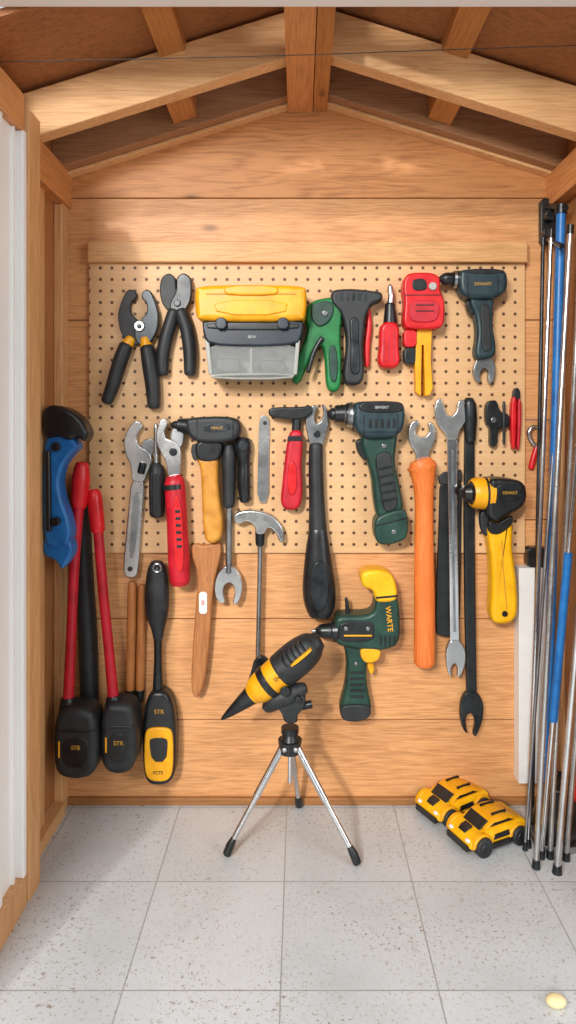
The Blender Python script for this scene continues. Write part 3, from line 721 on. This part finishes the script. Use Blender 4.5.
T.add('handle',[plate([(343,644),(366,646),(370,656),(366,670),(368,690),(372,706),(371,719),(358,723),(342,721),(339,710),(345,690),(347,670),(346,656)],.0,.05,.011,'t',4)],DGRN)
T.add('base_pad',[plate([(340,705),(371,705),(371,718),(357,723),(341,721)],.01,.056,.005,'t')],BLACK)
T.add('grip_rib',[rect(350,672+6*i,364,674+6*i,.045,.0525,.0006) for i in range(5)],BLK2)
T.add('pin',[tube([(346,598,1.5),(347,604,2),(348,618,2.5)],.035)],BLK2)
T.add('trigger',[plate([(366,662),(373,660),(375,672),(370,676)],.015,.04,.004)],YEL)
T.add('lettering',[text('WARTE',389,619,7.5,.0685,-84)],YEL)
T.each('body_screw',[disc(346,629,2.2,.068,.073),disc(368,629,2.2,.068,.073),disc(356,664,2,.048,.053)],STEEL2)
T.add('panel_line',[rect(344,635,372,636.5,.068,.0715,.0004)],YEL)

# ------------------------------------------------------------ tripod
hub=U(290,742,.17)
def fl(px,py):
    d=F*CZ/(py-CY);return Vector(((px-CX)*d/F,-(D-d),0))
T=Tool('tripod','small silver tabletop tripod with black feet','tripod',Vector((hub.x,hub.y,0)))
f1=fl(227,857);f2=fl(357,866);f3=fl(299,808)
for f,dx in ((f1,-.012),(f2,.012),(f3,0)):
    top=hub+Vector((dx,(f.y-hub.y)*.08,0))
    fo=f+Vector((0,0,.012));mid=top.lerp(fo,.5)
    T.add('leg',[rod(top,mid,.0082),rod(mid,fo,.0063)],CHROME,'polished silver leg')
    dr=(fo-top).normalized()
    T.add('foot',[sweep([fo-dr*.03,fo-dr*.015,f+Vector((0,0,.008))],[.007,.0095,.0095],1,True,14)],BLK2,'black rubber foot')
T.add('hub',[rod(hub+Vector((0,0,-.022)),hub+Vector((0,0,.006)),.024,.027,20),rod(hub+Vector((0,0,.006)),hub+Vector((0,0,.02)),.02,.014,20)],BLK2)
T.each('hub_rivet',[ball(hub+Vector((-.012,-.024,-.006)),.006,.005,.006),ball(hub+Vector((.013,-.024,-.006)),.006,.005,.006)],STEEL)
T.add('centre_column',[rod(hub+Vector((0,0,-.09)),hub+Vector((0,0,-.02)),.005)],CHROME)
T.add('pan_head',[plate([(276,702),(296,693),(306,697),(305,708),(297,716),(298,724),(284,724),(282,714),(276,708)],.15,.19,.005,'t')],BLACK)
T.each('clamp_knob',[rod(U(302,706,.17),U(312,704,.17),.009,.009,14),rod(U(268,710,.17),U(277,707,.17),.007,.007,14)],GUN)
T.add('gear_ring',[rod(hub+Vector((0,0,.02)),hub+Vector((0,0,.034)),.02,.02,10)],GUN)

T=Tool('rotary_tool','black and yellow rotary tool mounted on the tripod','power tool',(285,700,.17))
def ax(s): return (222+s*92,719-s*75)
def axp(s,r): q=ax(s);return (q[0],q[1],r)
t=.175
T.add('nose_cone',[tube([axp(0,1.5),axp(.08,4),axp(.2,7),axp(.36,10.5)],t)],GUN)
T.add('front_body',[tube([axp(.34,11),axp(.42,15),axp(.66,17)],t)],YEL)
T.add('front_grip',[tube([axp(.47,16.6),axp(.50,17),axp(.53,17)],t,cap=False)],BLK2)
T.add('main_body',[tube([axp(.64,17.4),axp(.74,18),axp(.86,17.6),axp(.97,15),axp(1.02,11)],t)],BLACK)
def onax(s,o,w,l):
    q=ax(s);ux,uy=.775,-.632;vx,vy=.632,.775
    return [(q[0]+ux*a*l+vx*(b*w+o),q[1]+uy*a*l+vy*(b*w+o)) for a,b in ((-1,-1),(1,-1),(1,1),(-1,1))]
T.add('yellow_stripe',[plate(onax(.84,3,1.6,13),t+.02,t+.0455,.001,1)],YEL)
T.add('body_rib',[plate(onax(.70+.05*i,-5,5,.8),t+.02,t+.0455,.0005,0) for i in range(5)],GUN)
T.add('lettering',[text('DWT',*[ax(.60)[0]+2,ax(.60)[1]+3],5,t+.0442,40)],BLK2)
T.add('blade_guard',[plate([(254,660),(262,655),(270,662),(276,672),(270,684),(262,690),(256,680),(252,690),(247,684),(251,672)],t-.05,t-.035,.003,1)],GUN)
T.add('under_motor',[tube([(266,708,5),(274,701,9),(290,694,10),(304,688,6)],t,sm=True)],BLACK)
T.each('adjuster',[disc(285,692,5,t+.02,t+.034),disc(298,700,3,t+.018,t+.03)],GUN)

# ------------------------------------------------------------ toy cars
T=Tool('toy_car','rugged yellow toy car with black moulded panels','toy car',Vector((0,0,0)),'yellow toy cars on the tiles')
L_=.086;W_=.050
body=tight([(-L_,.014),(-L_-.003,.032),(-.074,.043),(-.045,.050),(-.01,.055),(.04,.057),(.074,.055),(.088,.046),(.088,.020),(.070,.012),(-.065,.012)],.3)
cab=tight([(-.050,.044),(-.024,.064),(.002,.071),(.036,.070),(.060,.061),(.080,.050),(.07,.042)],.3)
T.add('car_body',[extrude(body,W_,-W_,.016,5)],YEL2)
T.add('roof',[extrude(cab,W_*.82,-W_*.82,.016,5)],YEL)
def win(pts,y0,y1):return extrude(pts,y0,y1,.001,1)
for s in (-1,1):
    T.add('side_window',[win([(-.026,.056),(-.010,.0625),(.034,.063),(.050,.057)],s*(W_*.82-.008),s*W_*.83)],BLK2)
    T.add('side_vent',[win([(-.022,.030),(-.018,.042),(.024,.044),(.028,.031)],s*(W_-.004),s*(W_+.002))],BLK2)
T.add('windscreen',[win([(-.051,.0475),(-.025,.0665),(-.020,.063),(-.044,.044)],W_*.60,-W_*.60)],BLK2)
T.add('hood_scoop',[win([(-.078,.040),(-.070,.0480),(-.055,.0520),(-.052,.045),(-.072,.038)],.013,-.013)],BLK2)
for x in (-.054,.056):
    for s in (-1,1):
        T.add('wheel_arch',[extrude([(x+.030*math.cos(a*math.pi/10),.023+.028*math.sin(a*math.pi/10)) for a in range(11)],s*(W_-.012),s*(W_+.003),.002,1)],YEL)
T.each('roof_rail',[bbox(-.004,.040,-.024,-.018,.067,.074,.002),bbox(-.004,.040,.018,.024,.067,.074,.002)],BLK2)
T.add('side_skirt',[bbox(-.030,.030,-W_-.005,W_+.005,.011,.025,.003)],BLK2)
T.add('bumper',[bbox(-.093,-.074,-W_*.8,W_*.8,.012,.026,.004)],BLK2)
T.add('rear_bumper',[bbox(.078,.094,-W_*.8,W_*.8,.014,.028,.004)],BLK2)
T.each('headlight',[ball((-.083,-.031,.034),.006,.008,.004),ball((-.083,.031,.034),.006,.008,.004)],WHP)
for x in (-.054,.056):
    for s in (-1,1):
        cy=s*(W_-.001)
        circ=[(x+.023*math.cos(a*math.pi/12),.023+.023*math.sin(a*math.pi/12)) for a in range(24)]
        wl=T.add('wheel',[extrude(circ,cy+.012,cy-.012,.004,3)],BLACK)
        c2=[(x+.012*math.cos(a*math.pi/8),.023+.012*math.sin(a*math.pi/8)) for a in range(16)]
        T.add('hub_cap',[extrude(c2,cy+.0135,cy-.0135,.001,1)],GUN,parent=wl)
c1=T.root
c1.location=fl(488,841)+Vector((0,.01,0));c1.rotation_euler=(0,0,math.radians(25));c1.scale=(.93,.93,.93)
names={o.name for o in bpy.data.objects}
c2=c1.copy();COL.objects.link(c2)
def cp(o,par):
    for ch in [c for c in bpy.data.objects if c.parent==o and c.name in names]:
        q=ch.copy();COL.objects.link(q);q.parent=par;cp(ch,q)
cp(c1,c2)
c2.location=fl(457,822)+Vector((0,.046,0));c2.rotation_euler=(0,0,math.radians(29))
c1['label']='rugged yellow toy car with black moulded panels, the nearer one'
c2['label']='rugged yellow toy car parked behind its twin'

# ------------------------------------------------------------ poles etc
poles=[((528,847),(551,238,.085),2.4,CHROME,'brushed steel pole leaning on the rack',0),
((536,868),(570,234,.17),2.8,STEEL,'long bright steel pole leaning on the rack',0),
((557,873),(612,232,.36),3.2,CHROME,'thick bright steel pole leaning outwards',0),
((566,860),(616,262,.37),2.6,STEEL,'steel pole leaning beside the wall',0),
((545,842),(561,214,.11),4.8,BLUE,'blue painted pole standing in the rack',0),
((550,858),(582,236,.24),2.6,STEEL,'dull metal pole leaning in the corner',0),
((532,828),(543,246,.05),2.0,GUN,'thin dark rod against the wall',0),
((541,858),(592,290,.28),2.6,CHROME,'slim steel rod with blue sleeve',1),
((525,850),(564,300,.11),1.8,STEEL2,'thin worn steel rod leaning diagonally',0)]
for i,(b0,t0,r,mt,lb,sl) in enumerate(poles):
    fb=fl(*b0);tp=U(*t0);kk=1.5/F
    T=Tool('metal_pole',lb,'pole',fb,'metal poles leaning in the corner')
    up=(tp-fb).normalized()
    T.add('shaft',[rod(fb+Vector((0,0,.004))+up*.012,tp,r*kk,r*kk,14)],mt)
    T.add('end_cap',[rod(fb+Vector((0,0,.0)),fb+up*.018,r*kk*1.5,r*kk*1.2,14)],GUN)
    if sl:
        T.add('sleeve',[rod(fb.lerp(tp,.25),fb.lerp(tp,.55),r*kk*1.5,r*kk*1.5,14)],BLUE,'blue sleeve')
    T.add('tip',[rod(tp,tp+up*.02,r*kk*1.3,r*kk*1.3,12)],BLK2)
T=Tool('pole_rack','black metal wall rack holding the poles','rack',(555,240,.0))
T.add('back_plate',[rect(541,198,556,244,.0,.02,.003,c=3)],BLK2)
T.each('arm',[rod(U(546,206,.01),U(566,208,.13),.007,.007),rod(U(545,238,.01),U(562,246,.15),.006,.006)],BLK2)
T.each('clip',[disc(552,214,6,.02,.045),disc(549,232,5,.02,.04)],GUN)

T=Tool('plastic_canister','tall flat white plastic panel hung on the wall','panel',(532,786,.0))
T.add('body',[plate([(519,568),(549,568),(549,784),(519,784)],.0,.04,.003,0,2)],WHP)
T.add('cap',[rect(528,548,549,568,.0,.035,.003,c=3)],BLK2)

bt=fl(557,842)
T=Tool('rubber_boot','round black rubber boot with grey sole and red tab','boot',bt)
T.add('sole',[xf(extrude(chaikin([(-.055,-.034),(-.03,-.045),(.04,-.045),(.055,0),(.04,.045),(-.03,.045),(-.055,.034)],2),0,.016,.003,2),Matrix.Translation(bt)@Matrix.Rotation(math.pi/2,4,'X'))],STEEL2)
T.add('foot',[ball(bt+Vector((0,0,.050)),.056,.048,.050)],BLK2)
T.add('shaft',[sweep([bt+Vector((.0,0,.06)),bt+Vector((.002,0,.10)),bt+Vector((.004,0,.135))],[.046,.039,.042],1,False,24),],BLACK)
T.add('cuff',[sweep([bt+Vector((.004+.041*math.cos(a*math.pi/12),.041*math.sin(a*math.pi/12),.135)) for a in range(24)],[.006]*24,1,False,8,True)],GUN)
T.add('pull_tab',[sweep([bt+Vector((.030,-.045,.12)),bt+Vector((.031,-.05,.15)),bt+Vector((.031,-.04,.195))],[.009,.014,.011],.6,True,12)],RED,'red pull tab')

pb=fl(556,1006)
T=Tool('pebble','small cream coloured chip lying on the tiles','pebble',pb)
T.add('chip',[ball(pb+Vector((0,0,.0085)),.017,.012,.009)],CREAM)

# ------------------------------------------------------------ light, world, camera
wd=bpy.data.worlds.new('World');SC.world=wd;wd.use_nodes=True;n=wd.node_tree
bg=n.nodes['Background'];tc=n.nodes.new('ShaderNodeTexCoord');sx=n.nodes.new('ShaderNodeSeparateXYZ')
n.links.new(tc.outputs['Generated'],sx.inputs[0])
cr=n.nodes.new('ShaderNodeValToRGB');n.links.new(sx.outputs[2],cr.inputs[0])
e=cr.color_ramp.elements;e[0].position=0;e[0].color=(.16,.16,.16,1);e[1].position=.20;e[1].color=(.94,.98,1,1)
n.links.new(cr.outputs[0],bg.inputs['Color']);bg.inputs['Strength'].default_value=.82
def area(loc,tgt,size,e,c):
    l=bpy.data.lights.new('Area','AREA');l.shape='RECTANGLE';l.size=size[0];l.size_y=size[1];l.energy=e;l.color=c
    o=bpy.data.objects.new('area_light',l);o.location=loc
    o.rotation_euler=(Vector(tgt)-Vector(loc)).to_track_quat('-Z','Y').to_euler();COL.objects.link(o)
area((-.9,-2.6,1.9),(0,0,1.0),(.5,.5),50,(1,.985,.96))
area((1.9,-2.2,1.3),(-.5,-.3,.9),(.8,1.2),20,(.97,.99,1))  # added fill lamp, brightens the inner face of the white jamb
sl=bpy.data.lights.new('Sun','SUN');sl.energy=1.35;sl.angle=math.radians(2.5);sl.color=(1,.98,.94)
so=bpy.data.objects.new('sun_light',sl);COL.objects.link(so)
so.rotation_euler=Vector((.32,1,-.48)).to_track_quat('-Z','Y').to_euler()
cam=bpy.data.cameras.new('Camera');co=bpy.data.objects.new('Camera',cam);COL.objects.link(co)
co.location=(0,-D,CZ);co.rotation_euler=(math.pi/2,0,0)
cam.sensor_width=36;cam.lens=F*36/1024;cam.shift_x=(288-CX)/1024;cam.shift_y=(CY-512)/1024;cam.clip_start=.01
SC.camera=co
SC.view_settings.view_transform='Standard'
